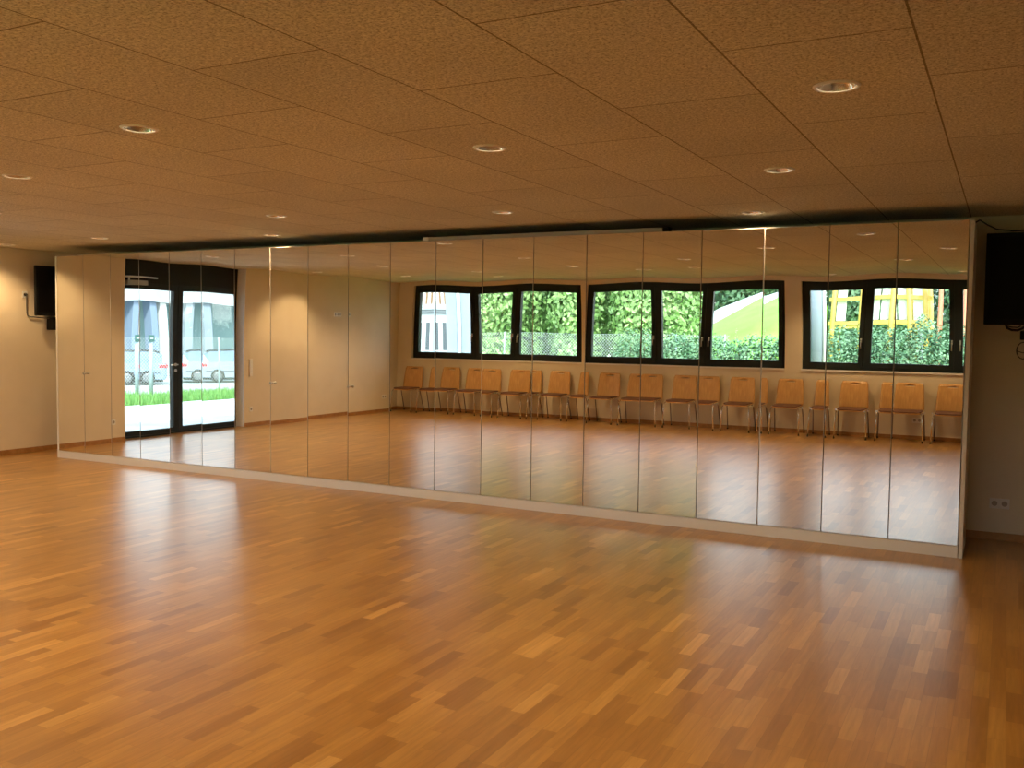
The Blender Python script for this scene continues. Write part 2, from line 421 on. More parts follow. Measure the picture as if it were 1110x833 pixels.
# ------------------------------------------------------------------ downlights
def make_downlight(x, y, label):
    r = thing('recessed_downlight', label, 'downlight', (x, y, H), group='recessed ceiling downlights')
    return r
ring_bm = bmesh.new(); lathe(ring_bm, [(.070, -.001), (.072, -.007), (.080, -.008), (.088, -.003), (.089, -.0005), (.072, -.0005)], 36, close=True)
ref_bm = bmesh.new()
prof = [(.069, -.003), (.062, .022), (.05, .045), (.034, .06)]
rg = []
for (rr, hh) in prof: rg.append([ref_bm.verts.new((rr * math.cos(2 * PI * k / 32), rr * math.sin(2 * PI * k / 32), hh)) for k in range(32)])
for a in range(3):
    for k in range(32):
        f = ref_bm.faces.new([rg[a][k], rg[a][(k + 1) % 32], rg[a + 1][(k + 1) % 32], rg[a + 1][k]]); f.smooth = True
ref_bm.faces.new(rg[3])
lamp_bm = bmesh.new(); lathe(lamp_bm, [(.012, .058), (.022, .05), (.024, .035), (.018, .026)], 16)
LIGHTS = [
 (9.632, -3.641, 1, 'large-looking recessed downlight in the ceiling at the upper right, nearest the camera'),
 (9.045, -1.895, 1, 'recessed downlight between the two larger ones on the right and the mirror'),
 (8.457, -.096, .2, 'small-looking recessed downlight right in front of the lit seam of the mirror wall'),
 (7.828, -3.138, 1, 'recessed downlight in the middle of the ceiling, above the grey screen case in the photo'),
 (6.643, -.824, .8, 'recessed downlight close to the grey screen case on the cabinets'),
 (6.511, -4.235, 1, 'large-looking recessed downlight in the upper left of the ceiling'),
 (4.597, -3.56, 1, 'recessed downlight at the left edge of the photo'),
 (4.743, -1.328, 1, 'recessed downlight ahead of the fourth and fifth mirror cabinets, the nearer of a pair'),
 (3.596, -.133, .6, 'recessed downlight close against the mirror doors, the farther of a pair'),
 (1.556, -.556, .9, 'recessed downlight nearest the left end of the mirror wall'),
 (9.04, -5.42, 1.0, 'recessed downlight behind the camera, seen in the last mirror door'),
 (9.60, -7.5, .9, 'recessed downlight over the last chair of the row by the windows'),
 (7.84, -7.7, 1.2, 'recessed downlight over the chairs below the pillar between two windows'),
 (5.24, -6.28, 1.3, 'recessed downlight ahead of the middle strip window'),
 (6.20, -5.65, 1.1, 'recessed downlight between the room centre and the middle strip window'),
 (2.56, -2.43, 1, 'recessed downlight in front of the glass double door'),
 (1.94, -4.02, 1, 'recessed downlight ahead of the plain stretch of the side wall'),
 (.80, -6.4, 1.1, 'recessed downlight near the corner window'),
 (2.66, -5.54, 1.1, 'recessed downlight about two metres ahead of the first strip window'),
 (2.40, -6.9, 1.3, 'recessed downlight close to the first strip window'),
 (4.64, -4.9, 1.1, 'recessed downlight in the centre left of the room'),
 (.73, -1.85, 1.1, 'recessed downlight directly before the door closer of the glass door'),
 (.0, -4.95, 1.5, 'recessed downlight washing the side wall beside the glass door'),
 (-.22, -.42, .9, 'recessed downlight washing the side wall beside the left television'),
]
proto = None
for (x, y, pw, lab) in LIGHTS:
    if proto is None:
        r = make_downlight(x, y, lab); proto = r
        obj('trim_ring', ring_bm, M_DLRING, r); obj('reflector', ref_bm, M_DLREF, r, fix=False); obj('lamp', lamp_bm, M_DLLAMP, r)
    else:
        r = copy_tree(proto); r.location = (x, y, H); r['label'] = lab
    L = bpy.data.lights.new('downlight_beam', 'SPOT'); L.energy = 62 * pw; L.color = (1., .66, .32); L.spot_size = math.radians(128); L.spot_blend = .75; L.shadow_soft_size = .035
    lo = bpy.data.objects.new('downlight_beam', L); COL.objects.link(lo); lo.location = (x, y, H - .012)
# holes in the ceiling so the reflectors sit inside
cut = bmesh.new()
for (x, y, pw, lab) in LIGHTS: lathe(cut, [(.0695, -.05), (.0695, .08)], 24, 'z', (x, y, H))
me = bpy.data.meshes.new('cut'); cut.to_mesh(me); cut.free()
co = bpy.data.objects.new('cut', me); COL.objects.link(co)
md = ceiling.modifiers.new('holes', 'BOOLEAN'); md.operation = 'DIFFERENCE'; md.object = co; md.solver = 'EXACT'
dg = bpy.context.evaluated_depsgraph_get(); nm = bpy.data.meshes.new_from_object(ceiling.evaluated_get(dg))
ceiling.modifiers.clear(); ceiling.data = nm; bpy.data.objects.remove(co, do_unlink=True)

# ------------------------------------------------------------------ televisions, cables, sockets
def make_tv(name_label, loc, rz, w=1.1, h=.66):
    r = thing('television', name_label, 'television', loc, rz)
    # local: screen faces -y, bottom at z=0
    bm = bmesh.new(); box(bm, -w / 2, w / 2, 0, .045, 0, h, bev=.006); box(bm, -w / 2 + .15, w / 2 - .15, .045, .075, .08, h - .12, bev=.01); obj('housing', bm, M_BLACK, r)
    bm = bmesh.new(); box(bm, -w / 2 + .03, w / 2 - .03, -.003, -.0005, .045, h - .03); obj('screen', bm, M_SCREEN, r)
    bm = bmesh.new(); box(bm, -.12, .12, .076, .086, h / 2 - .12, h / 2 + .12); box(bm, -.03, .03, .086, .15, h / 2 - .04, h / 2 + .04); obj('wall_bracket', bm, M_BLACK, r)
    return r
make_tv('black television on the side wall, partly hidden by the left end of the mirrors', (XL + .155, .485, 1.725), PI / 2, .70, .625)
make_tv('black television on the dark back wall to the right of the mirrors', (10.075 + .55, .665, 1.70), 0, 1.1, .70)
bm = bmesh.new(); box(bm, XL + .001, XL + .12, .38, .52, 1.545, 1.71, bev=.006)
tag(obj('media_box', bm, M_BLACK), 'small black box hanging under the left television', 'box')
bm = bmesh.new(); box(bm, 10.33, 10.45, .72, YB - .001, 1.585, 1.655, bev=.006)
tag(obj('media_box', bm, M_BLACK), 'small black box hanging under the right television', 'box')
bm = bmesh.new(); tube(bm, [(10.23, .73, 1.695), (10.24, .70, 1.675), (10.27, .685, 1.66), (10.31, .685, 1.658), (10.34, .70, 1.672), (10.36, .73, 1.690)], .009, 8)
tube(bm, [(10.24, .73, 1.69), (10.27, .71, 1.682), (10.31, .71, 1.68), (10.33, .73, 1.692)], .005, 6)
tag(obj('cable_loop', bm, M_CABLE), 'black bundled cable loop hanging below the right television', 'cable')
bm = bmesh.new(); pts = [(10.355 + .045 * math.cos(a * PI / 8), YB - .006, 1.502 + .065 * math.sin(a * PI / 8)) for a in range(17)]; tube(bm, pts, .004, 6)
tube(bm, [(10.31, YB - .008, 1.50), (10.35, YB - .010, 1.485), (10.41, YB - .008, 1.487)], .0035, 6)
tag(obj('coiled_cable', bm, M_CABLE), 'thin black cable coiled on the wall under the right media box', 'cable')
bm = bmesh.new(); tube(bm, [(9.995, .30, TOP + .004), (10.03, .40, 2.475), (10.08, .55, 2.452), (10.14, .68, 2.432), (10.25, .78, 2.424), (10.45, .80, 2.43), (10.7, .80, 2.50)], .005, 6)
tag(obj('hanging_cable', bm, M_CABLE), 'black cable drooping from the cabinet top to above the right television', 'cable')
bm = bmesh.new(); tube(bm, [(XL + .03, .085, 1.972), (XL + .035, .088, 1.92), (XL + .016, .10, 1.86), (XL + .014, .105, 1.76), (XL + .016, .112, 1.725), (XL + .02, .14, 1.71), (XL + .02, .25, 1.703), (XL + .04, .36, 1.695), (XL + .06, .40, 1.69)], .0075, 8)
tag(obj('power_cable', bm, M_GCABLE), 'grey power cable running down the side wall to the left television', 'cable')

def socket(n, label, loc, rz, plates=1, kind='socket', w=.075):
    """local: plate lies on the wall facing -y"""
    r = thing({'socket': 'wall_socket', 'switch': 'light_switch'}[kind], label, kind, loc, rz)
    for i in range(plates):
        if kind == 'socket':
            x = (i - (plates - 1) / 2) * .071
            bm = bmesh.new(); box(bm, x - .0355, x + .0355, -.010, 0, -.04, .04, bev=.003); p = obj('plate', bm, M_WHITEPL, r)
            bm = bmesh.new(); lathe(bm, [(.021, -.0105), (.021, -.0098)], 20, 'y', (x, 0, 0)); obj('socket_hole', bm, M_HOLE, p)
        else:
            z = (i - (plates - 1) / 2) * .071
            bm = bmesh.new(); box(bm, -.04, .04, -.010, 0, z - .0355, z + .0355, bev=.003); p = obj('plate', bm, M_WHITEPL, r)
            bm = bmesh.new(); box(bm, -.028, .028, -.014, -.010, z - .026, z + .026, bev=.002); obj('rocker', bm, M_WHITEPL, p)
    return r
LW = PI / 2     # facing +x from the left wall
socket(0, 'white single socket behind the plug beside the left television', (XL, .085, 1.985), LW)
bm = bmesh.new(); lathe(bm, [(.012, .011), (.019, .013), (.019, .03), (.012, .045)], 14, 'x', (XL, .085, 1.985)); tag(obj('power_plug', bm, M_BLACK), 'black plug in the socket beside the left television', 'plug')
socket(0, 'white double socket low on the dark back wall right of the mirrors', (10.235, YB, .292), 0, 2)
socket(0, 'white socket low on the side wall between mirrors and glass door', (XL, -1.41, .28), LW)
socket(0, 'white socket low on the side wall under the light switches', (XL, -4.12, .28), LW)
socket(0, 'white four-gang light switch strip beside the glass door', (XL, -4.12, .96), LW, 4, 'switch')
socket(0, 'white three-gang socket strip high on the plain side wall', (XL, -6.37, 1.86), LW, 3)
socket(0, 'white double socket low on the side wall near the chairs', (XL, -7.5, .30), LW, 2)
socket(0, 'white double socket on the window wall behind the second to last chair', (8.93, YW, .30), PI, 2)

# ------------------------------------------------------------------ chairs
def backrest_bm():
    bm = bmesh.new(); nx, nz = 12, 14; F = []; Bk = []
    slot = set()
    for j in range(nz + 1):
        s = [0, .08, .16, .24, .32, .4, .48, .56, .64, .72, .79, .84, .878, .908, 1.][j]; z = .455 + .43 * s; hw = .226 - .026 * s
        if s > .93: hw -= .018 * ((s - .93) / .07) ** 2
        if s < .07: hw -= .018 * ((.07 - s) / .07) ** 2
        a = []; b = []
        for i in range(nx + 1):
            u = -1 + 2 * i / nx; x = u * hw; y = -.175 - .075 * s + .012 * (1 - (s - .5) ** 2 * 4) - .02 * (1 - u * u) 
            a.append(bm.verts.new((x, y, z))); b.append(bm.verts.new((x, y - .010, z)))
        F.append(a); Bk.append(b)
    hole = lambda i, j: j == nz - 2 and 4 <= i <= 7
    for j in range(nz):
        for i in range(nx):
            if hole(i, j): continue
            f = bm.faces.new([F[j][i], F[j][i + 1], F[j + 1][i + 1], F[j + 1][i]]); f.smooth = True
            f = bm.faces.new([Bk[j][i + 1], Bk[j][i], Bk[j + 1][i], Bk[j + 1][i + 1]]); f.smooth = True
    for j in range(nz):
        bm.faces.new([F[j][0], F[j + 1][0], Bk[j + 1][0], Bk[j][0]]); bm.faces.new([F[j][nx], Bk[j][nx], Bk[j + 1][nx], F[j + 1][nx]])
    for i in range(nx):
        bm.faces.new([F[0][i], Bk[0][i], Bk[0][i + 1], F[0][i + 1]]); bm.faces.new([F[nz][i], F[nz][i + 1], Bk[nz][i + 1], Bk[nz][i]])
    j = nz - 2
    for i in (4, 5, 6, 7):
        bm.faces.new([F[j][i], F[j][i + 1], Bk[j][i + 1], Bk[j][i]]); bm.faces.new([F[j + 1][i + 1], F[j + 1][i], Bk[j + 1][i], Bk[j + 1][i + 1]])
    bm.faces.new([F[j][4], Bk[j][4], Bk[j + 1][4], F[j + 1][4]]); bm.faces.new([F[j][8], F[j + 1][8], Bk[j + 1][8], Bk[j][8]])
    return bm
def seat_bm(z0, z1, grow=0.):
    """rounded seat slab with a waterfall front edge"""
    bm = bmesh.new(); pts = []
    hw, y0, y1, rc = .205 + grow, -.17 - grow, .235 + grow, .05
    for (cx, cy, a0) in ((hw - rc, y1 - rc, 0), (-hw + rc, y1 - rc, 90), (-hw + rc, y0 + rc, 180), (hw - rc, y0 + rc, 270)):
        for k in range(6):
            a = math.radians(a0 + k * 18); pts.append((cx + rc * math.cos(a), cy + rc * math.sin(a)))
    prism(bm, pts, 'z', z0, z1)
    es = [e for e in bm.edges if abs(e.verts[0].co.z - e.verts[1].co.z) < 1e-5]
    bmesh.ops.bevel(bm, geom=es, offset=min(.006, (z1 - z0) * .4), segments=2, affect='EDGES')
    for v in bm.verts:
        if v.co.y > .15: v.co.z -= .02 * ((v.co.y - .15) / .09) ** 2
    return bm
def make_chair(label, loc):
    r = thing('stacking_chair', label, 'chair', loc, 0, 'beech stacking chairs in the row under the windows')
    obj('seat', seat_bm(.448, .460), M_BEECH, r)
    obj('seat_pad', seat_bm(.4605, .478, -.004), M_SEAT, r)
    obj('backrest', backrest_bm(), M_BEECH, r)
    bm = bmesh.new()
    for s in (-1, 1):
        tube(bm, [(s * .20, .20, .442), (s * .21, .0, .442), (s * .205, -.16, .446), (s * .190, -.205, .48), (s * .170, -.215, .58), (s * .165, -.235, .72)], .0095, 8)
    tube(bm, [(-.20, .17, .437), (.20, .17, .437)], .008, 8); tube(bm, [(-.205, -.10, .437), (.205, -.10, .437)], .008, 8)
    obj('frame', bm, M_CHROME, r)
    for s in (-1, 1):
        bm = bmesh.new(); prism(bm, [(s * .205, .436), (s * .25, .436), (s * .25, .462), (s * .24, .462), (s * .24, .45), (s * .205, .45)], 'y', .02, .055)
        obj('linking_hook', bm, M_CHROME, r)
    for s in (-1, 1):
        for f in (1, 0):
            bm = bmesh.new()
            pts = [(s * .205, .19, .44), (s * .222, .215, .40), (s * .236, .235, .02)] if f else [(s * .205, -.08, .44), (s * .222, -.11, .40), (s * .236, -.235, .02)]
            tube(bm, pts, .0095, 8)
            lg = obj('leg', bm, M_CHROME if f else M_DARKTUBE, r)
            bm = bmesh.new(); e = pts[-1]; tube(bm, [(e[0], e[1], .0), (e[0], e[1], .024)], .0125, 8); obj('foot_glide', bm, M_BLACK, lg)
    return r
CH0, CHP, CHY = -.39 + .205, .600, -8.035
chproto = None
for k in range(17):
    x = CH0 + CHP * k
    nm = ORD[k] if k < 16 else 'last'
    lab = 'beech-backed chair with brown seat and chrome legs, %s from the room corner under the windows' % nm
    if k == 0: lab = 'beech-backed chair with brown seat and chrome legs, right in the room corner'
    if chproto is None: c = make_chair(lab, (x, CHY, 0)); chproto = c
    else:
        c = copy_tree(chproto); c['label'] = lab
        c.location = (x + random.uniform(-.012, .012), CHY + random.uniform(-.008, .012), 0)
        c.rotation_euler.z = math.radians(random.uniform(-2, 2))

# ------------------------------------------------------------------ outside
def tri_sheet(bm, grid, mi=0, smooth=True):
    V = [[bm.verts.new(p) for p in row] for row in grid]
    for j in range(len(V) - 1):
        for i in range(len(V[0]) - 1):
            f = bm.faces.new([V[j][i], V[j][i + 1], V[j + 1][i + 1], V[j + 1][i]]); f.smooth = smooth; f.material_index = mi
# ground on the door side: paving, then the lower parking lot
bm = bmesh.new(); box(bm, -6.0, XL - .3, -14, 3.5, -.3, -.06); struct('ground_paving', bm, M_PAVE)
bm = bmesh.new(); tri_sheet(bm, [[(x, y, z) for y in (-70, -40, -20, -12, 8)] for x, z in ((-6.0, -.16), (-8.2, -.16), (-10.5, -.6), (-13, -.97), (-60, -.97))][:]); o = struct('ground_parking', bm, M_LOT)
bm = bmesh.new(); tri_sheet(bm, [[(x, y, z) for y in (-15, -10, -5, 0)] for x, z in ((-5.99, -.10), (-7.0, -.07), (-8.3, -.12), (-10.4, -.56))]); struct('ground_verge', bm, M_SOIL)
# ground on the window side
bm = bmesh.new(); tri_sheet(bm, [[(x, y, -.15) for x in (-5.9, 2, 8, 16, 40)] for y in (YW - .3, -14, -20, -32, -70)]); struct('ground_garden', bm, M_SOIL)
def hz(x, y):
    """hill height"""
    t = max(0., min(1., (-15. - y) / 15.)); ridge = 2.0 + .5 * (x + .1)
    ridge = max(.7, min(3.9, ridge)); e = max(0., min(1., (4.6 - x) / 1.2)); 
    return -.15 + (ridge + .15) * (t ** 1.3) * e
bm = bmesh.new(); tri_sheet(bm, [[(x, y, hz(x, y)) for x in [-4 + .4 * i for i in range(23)]] for y in [-15 - .75 * j for j in range(21)]]); struct('ground_hill', bm, M_HILL)
bm = bmesh.new(); tri_sheet(bm, [[(x, -30. - .6 * q, hz(x, -30.) + .60 * q - .18 * q * max(0, x)) for x in [-4 + .4 * i for i in range(19)]] for q in (0, 1)]); struct('ground_path', bm, M_PAVE)

# grass verge blades (stuff)
bm = bmesh.new()
for _ in range(9000):
    x = random.uniform(-7.9, -6.05); y = random.uniform(-10.5, -4.5); h = random.uniform(.06, .20) * (1.25 if random.random() < .3 else 1) * (.6 + .4 * math.sin(y * 2.1 + x) ** 2 + .3); a = random.uniform(0, PI); w = .012
    dx, dy = w * math.cos(a), w * math.sin(a); lx, ly = random.uniform(-.05, .05), random.uniform(-.05, .05)
    bm.faces.new([bm.verts.new(p) for p in ((x - dx, y - dy, -.1), (x + dx, y + dy, -.1), (x + lx, y + ly, -.1 + h))])
g = obj('verge_grass', bm, M_GRASS, fix=False); g['kind'] = 'stuff'; g['label'] = 'strip of long green grass between paving and parking lot'; g['category'] = 'grass'

def foliage_bm(blobs, n, size):
    bm = bmesh.new()
    for (c, rad, wgt) in blobs:
        c = Vector(c)
        for _ in range(int(n * wgt)):
            d = Vector((random.gauss(0, 1), random.gauss(0, 1), random.gauss(0, 1))).normalized()
            s = random.uniform(.72, 1.04)
            p = c + Vector((d.x * rad[0], d.y * rad[1], d.z * rad[2])) * s
            nrm = (d + Vector((random.gauss(0, .5), random.gauss(0, .5), random.gauss(0, .5)))).normalized()
            a = nrm.orthogonal().normalized(); b = nrm.cross(a); th = random.uniform(0, 2 * PI)
            a, b = a * math.cos(th) + b * math.sin(th), b * math.cos(th) - a * math.sin(th); sz = size * random.uniform(.6, 1.3)
            bm.faces.new([bm.verts.new(p + q) for q in (-a * sz, b * sz * .55, a * sz, -b * sz * .55)])
    return bm
def make_tree(label, x, y, h, r, leaf=M_LEAF, n=7000, size=.095):
    t = thing('leafy_tree', label, 'tree', (x, y, -.15), 0, 'trees behind the garden fence')
    bm = bmesh.new(); tube(bm, [(0, 0, 0), (.05, .02, h * .3), (0, -.05, h * .6), (.1, 0, h * .85)], [.16, .13, .09, .03], 8)
    for k in range(6):
        a = k * 1.05; z = h * (.3 + .07 * k); tube(bm, [(0, 0, z), (r * .35 * math.cos(a), r * .35 * math.sin(a), z + h * .1), (r * .7 * math.cos(a), r * .7 * math.sin(a), z + h * .16)], [.06, .04, .015], 6)
    obj('trunk', bm, M_BARK, t)
    blobs = [((0, 0, h * .46), (r * 1.06, r * 1.0, h * .48), 1.3), ((0, 0, h * .22), (r * .98, r * .9, h * .22), .45), ((0, 0, h * .5), (r * .7, r * .7, h * .4), .5)]
    for k in range(9):
        a = random.uniform(0, 2 * PI); q = random.uniform(.3, .58) * r; z = random.uniform(.15, .85) * h
        blobs.append(((q * math.cos(a), q * math.sin(a), z), (r * .42, r * .42, h * .15), .16))
    obj('foliage', foliage_bm(blobs, n, size), leaf, t, fix=False)
make_tree('broad green tree behind the fence, nearest the pale neighbouring wall', -4.2, -19.6, 6.2, 1.2)
make_tree('green tree behind the fence, outside the middle window by its left mullion', -1.75, -19.6, 6.0, 1.2)
make_tree('green tree behind the fence, last before the grassy hill', .70, -19.6, 5.4, 1.05)
make_tree('taller green tree of the back row, nearest the pale neighbouring wall', -6.3, -23.6, 7.2, 1.5)
make_tree('taller green tree in the middle of the back row', -3.1, -23.6, 7.0, 1.55)
make_tree('taller green tree of the back row, nearest the grassy hill', .0, -23.6, 7.0, 1.4)
for k, (x, y, h, r) in enumerate(((-2.2, -42, 6., 2.6), (3.2, -44, 6.2, 2.3), (8.4, -46, 6.4, 2.3))):
    make_tree(['dark distant tree on the skyline left of the hill', 'dark distant tree on the skyline above the hill', 'dark distant tree behind the playground'][k], x, y, h, r, M_LEAF3, 5000, .14)
def make_hedge(label, x0, x1, y, z1, dep, n):
    t = thing('garden_hedge', label, 'hedge', ((x0 + x1) / 2, y, -.15)); L = (x1 - x0) / 2
    bm = bmesh.new(); 
    for k in range(int(L * 4)): 
        xx = -L + .25 + k * .5; tube(bm, [(xx, 0, 0), (xx + .05, .02, z1 * .5), (xx - .05, 0, z1 * .9)], [.025, .018, .008], 5)
    obj('stems', bm, M_BARK, t)
    bl = []
    for k in range(int(L * 5)):
        xx = -L + L * 2 * (k + .5) / int(L * 5); hh = z1 * random.uniform(.92, 1.05)
        bl.append(((xx, random.uniform(-.1, .1), hh * .52), (.42, dep, hh * .52), 1.)); bl.append(((xx, random.uniform(-.1, .1), hh * .35), (.36, dep * .8, hh * .33), .5))
    obj('foliage', foliage_bm(bl, n, .034), M_LEAF2, t, fix=False)
make_hedge('dense green hedge outside the window furthest from the glass door', 7.2, 11.4, -12.2, 1.98, .45, 3600)
make_hedge('lower loose green hedge below the grassy hill', 2.6, 6.2, -12.6, 1.68, .45, 3200)

def chain_fence(label, p0, p1, z0, z1, pitch, posts):
    p0 = Vector(p0); p1 = Vector(p1); L = (p1 - p0).length; d = (p1 - p0) / L; hgt = z1 - z0
    r = thing('chain_link_fence', label, 'fence', (p0.x, p0.y, z0), math.atan2(d.y, d.x))
    bm = bmesh.new(); w = .0045; k = -hgt
    while k < L:
        for s in (0, 1):
            a = (k, 0.) if not s else (k, hgt); b = (k + hgt, hgt) if not s else (k + hgt, 0.)
            (ax, az), (bx, bz) = a, b
            if ax < 0: az += (-ax) * (1 if not s else -1); ax = 0
            if bx > L: bz -= (bx - L) * (1 if not s else -1); bx = L
            y = .002 if s else -.002
            bm.faces.new([bm.verts.new(q) for q in ((ax, y, az - w), (bx, y, bz - w), (bx, y, bz + w), (ax, y, az + w))])
        k += pitch * 1.414
    for zz in (.02, hgt * .5, hgt): tube(bm, [(0, .006, zz), (L, .006, zz)], .003, 5)
    obj('wire_mesh', bm, M_GALV, r, fix=False)
    for px in posts:
        bm = bmesh.new(); tube(bm, [(px, .03, -.1), (px, .03, hgt + .03)], .022, 8); obj('post', bm, M_POLE, r)
chain_fence('silver chain-link fence in front of the trees', (-3.6, -16, 0), (4.2, -16, 0), -.1, 1.56, .06, (.1, 1.39, 3.9, 6.02, 7.7))
chain_fence('silver chain-link fence between the grass verge and the parked cars', (-8.05, -13, 0), (-8.05, -4.0, 0), -.15, 1.33, .06, (.1, 2.6, 6.1, 8.9))

# neighbouring buildings on the window side
r = thing('white_building', 'white building with tan slatted upper storey, seen past the corner window', 'building', (-14.6, -31, -.15))
bm = bmesh.new(); box(bm, -4, 6, -6, 0, 0, 2.95); obj('lower_storey', bm, M_WHITEWALL, r)
bm = bmesh.new(); box(bm, -4.02, 6.02, -6, .06, 2.52, 2.57); box(bm, -4.02, 6.02, -6, .06, 2.66, 2.69); obj('roof_edge', bm, M_WINDARK, r)
bm = bmesh.new(); box(bm, -3.8, 5.8, -5, -.3, 2.96, 6.2)
for k in range(34): box(bm, -3.8 + .29 * k, -3.8 + .29 * k + .11, -.3, -.2, 2.96, 6.2, 1)
obj('upper_storey', bm, [M_TAN, M_PWHITE], r)
for k in range(20):
    x = -3.6 + .46 * k; bm = bmesh.new(); box(bm, x, x + .30, .0, .03, .75, 2.15); f = obj('window', bm, M_PWHITE, r)
    bm = bmesh.new(); box(bm, x + .04, x + .26, .03, .04, .8, 2.1); obj('pane', bm, M_WINDARK, f)
r = thing('garden_wall_block', 'pale blue rendered wall block with a white downpipe beside the corner window view', 'building', (-3.05, -14.4, -.15))
bm = bmesh.new(); box(bm, -.32, .48, 0, .4, 0, 4.4); obj('wall_block', bm, M_PALEBLUE, r)
bm = bmesh.new(); tube(bm, [(.12, .45, 0), (.12, .45, 4.3)], .045, 10); obj('downpipe', bm, M_PWHITE, r)
# canopy column
r = thing('canopy_column', 'pale blue-grey round column standing outside the last window', 'column', (7.06, -10.1, -.15))
bm = bmesh.new(); tube(bm, [(0, 0, 0), (0, 0, 4.0)], .115, 20); obj('shaft', bm, M_PALEBLUE, r)
bm = bmesh.new(); tube(bm, [(.14, .03, 0), (.14, .03, 4.0)], .03, 10); obj('drainpipe', bm, M_PWHITE, r)
# playground
r = thing('climbing_frame', 'yellow and white timber climbing frame beyond the hedge', 'climbing frame', (6.6, -26, -.15))
for (x, y) in ((-1.35, .4), (-.45, .4), (.5, .4), (1.0, .4), (-1.35, -1.4), (-.45, -1.4), (.5, -1.4), (1.0, -1.4)):
    bm = bmesh.new(); tube(bm, [(x, y, 0), (x, y, 4.2)], .08, 10); obj('post', bm, M_YELLOW, r)
for z in (2.1, 2.9, 3.7):
    bm = bmesh.new(); box(bm, -1.5, 1.2, .36, .44, z, z + .13, bev=.01); obj('rail', bm, M_YELLOW, r)
bm = bmesh.new(); box(bm, -1.4, -.4, -1.4, .4, 2.0, 2.1); box(bm, .45, 1.05, -1.4, .4, 2.0, 2.1); obj('platform', bm, M_YELLOW, r)
for (a, b) in ((-1.25, -.95), (-.3, .1), (.15, .45), (.62, .9)):
    bm = bmesh.new(); box(bm, a, b, .28, .34, 2.25, 3.6, bev=.01); obj('panel', bm, M_PWHITE, r)
bm = bmesh.new(); prism(bm, [(-1.6, 4.2), (-.9, 4.9), (-.2, 4.2)], 'y', -1.5, .6); obj('roof', bm, M_RED, r)
r = thing('swing_frame', 'red-brown timber swing frame right of the climbing frame', 'swing', (8.5, -25, -.15))
for s in (-.35, .35):
    bm = bmesh.new(); tube(bm, [(s - .25, .5, 0), (s, 0, 3.8)], .06, 8); obj('leg', bm, M_RED, r)
    bm = bmesh.new(); tube(bm, [(s - .25, -.5, 0), (s, 0, 3.8)], .06, 8); obj('leg', bm, M_RED, r)
bm = bmesh.new(); tube(bm, [(-.5, 0, 3.8), (1.8, 0, 3.8)], .07, 8); obj('crossbar', bm, M_YELLOW, r)
# white building far behind the playground
r = thing('white_building', 'long white building behind the playground', 'building', (9, -52, -.15))
bm = bmesh.new(); box(bm, -7, 9, -5, 0, 0, 7); obj('wall', bm, M_WHITEWALL, r)
for k in range(8):
    x = -6.4 + 1.9 * k; bm = bmesh.new(); box(bm, x, x + 1.0, 0, .03, 3.4, 4.6); obj('window', bm, M_WINDARK, r)

# building beyond the parking lot (faces +x)
r = thing('colonnade_building', 'white building with a deep fascia on columns behind the parked cars', 'building', (-30, -30, -.97))
bm = bmesh.new(); box(bm, -5, 0, -16, 14, 3.87, 9); obj('fascia', bm, M_WHITEWALL, r)
bm = bmesh.new(); box(bm, -5, -2.2, -16, 14, 0, 3.87); obj('rear_wall', bm, M_TEAL, r)
for (a, b, m) in ((2.6, 3.0, M_BLUEGREY), (1.95, 2.35, M_PWHITE), (-1.2, -.6, M_PALEBLUE), (-4.5, -4.0, M_PWHITE), (6.2, 6.7, M_BLUEGREY)):
    bm = bmesh.new(); box(bm, -.75, -.15, a, b, 0, 3.87, bev=.02); obj('column', bm, m, r)

# sign post on the verge
r = thing('sign_post', 'pale sign post with a small dark plate in front of the chain-link fence', 'sign', (-7.95, -8.13, -.15))
bm = bmesh.new(); tube(bm, [(0, 0, 0), (0, 0, 1.52)], .045, 12); obj('pole', bm, M_POLE, r)
bm = bmesh.new(); box(bm, .047, .06, -.07, .10, 1.40, 1.56, bev=.004); obj('sign_plate', bm, M_SIGN, r)
bm = bmesh.new(); box(bm, .0605, .063, -.03, .06, 1.47, 1.49); obj('sign_marking', bm, M_PWHITE, r)

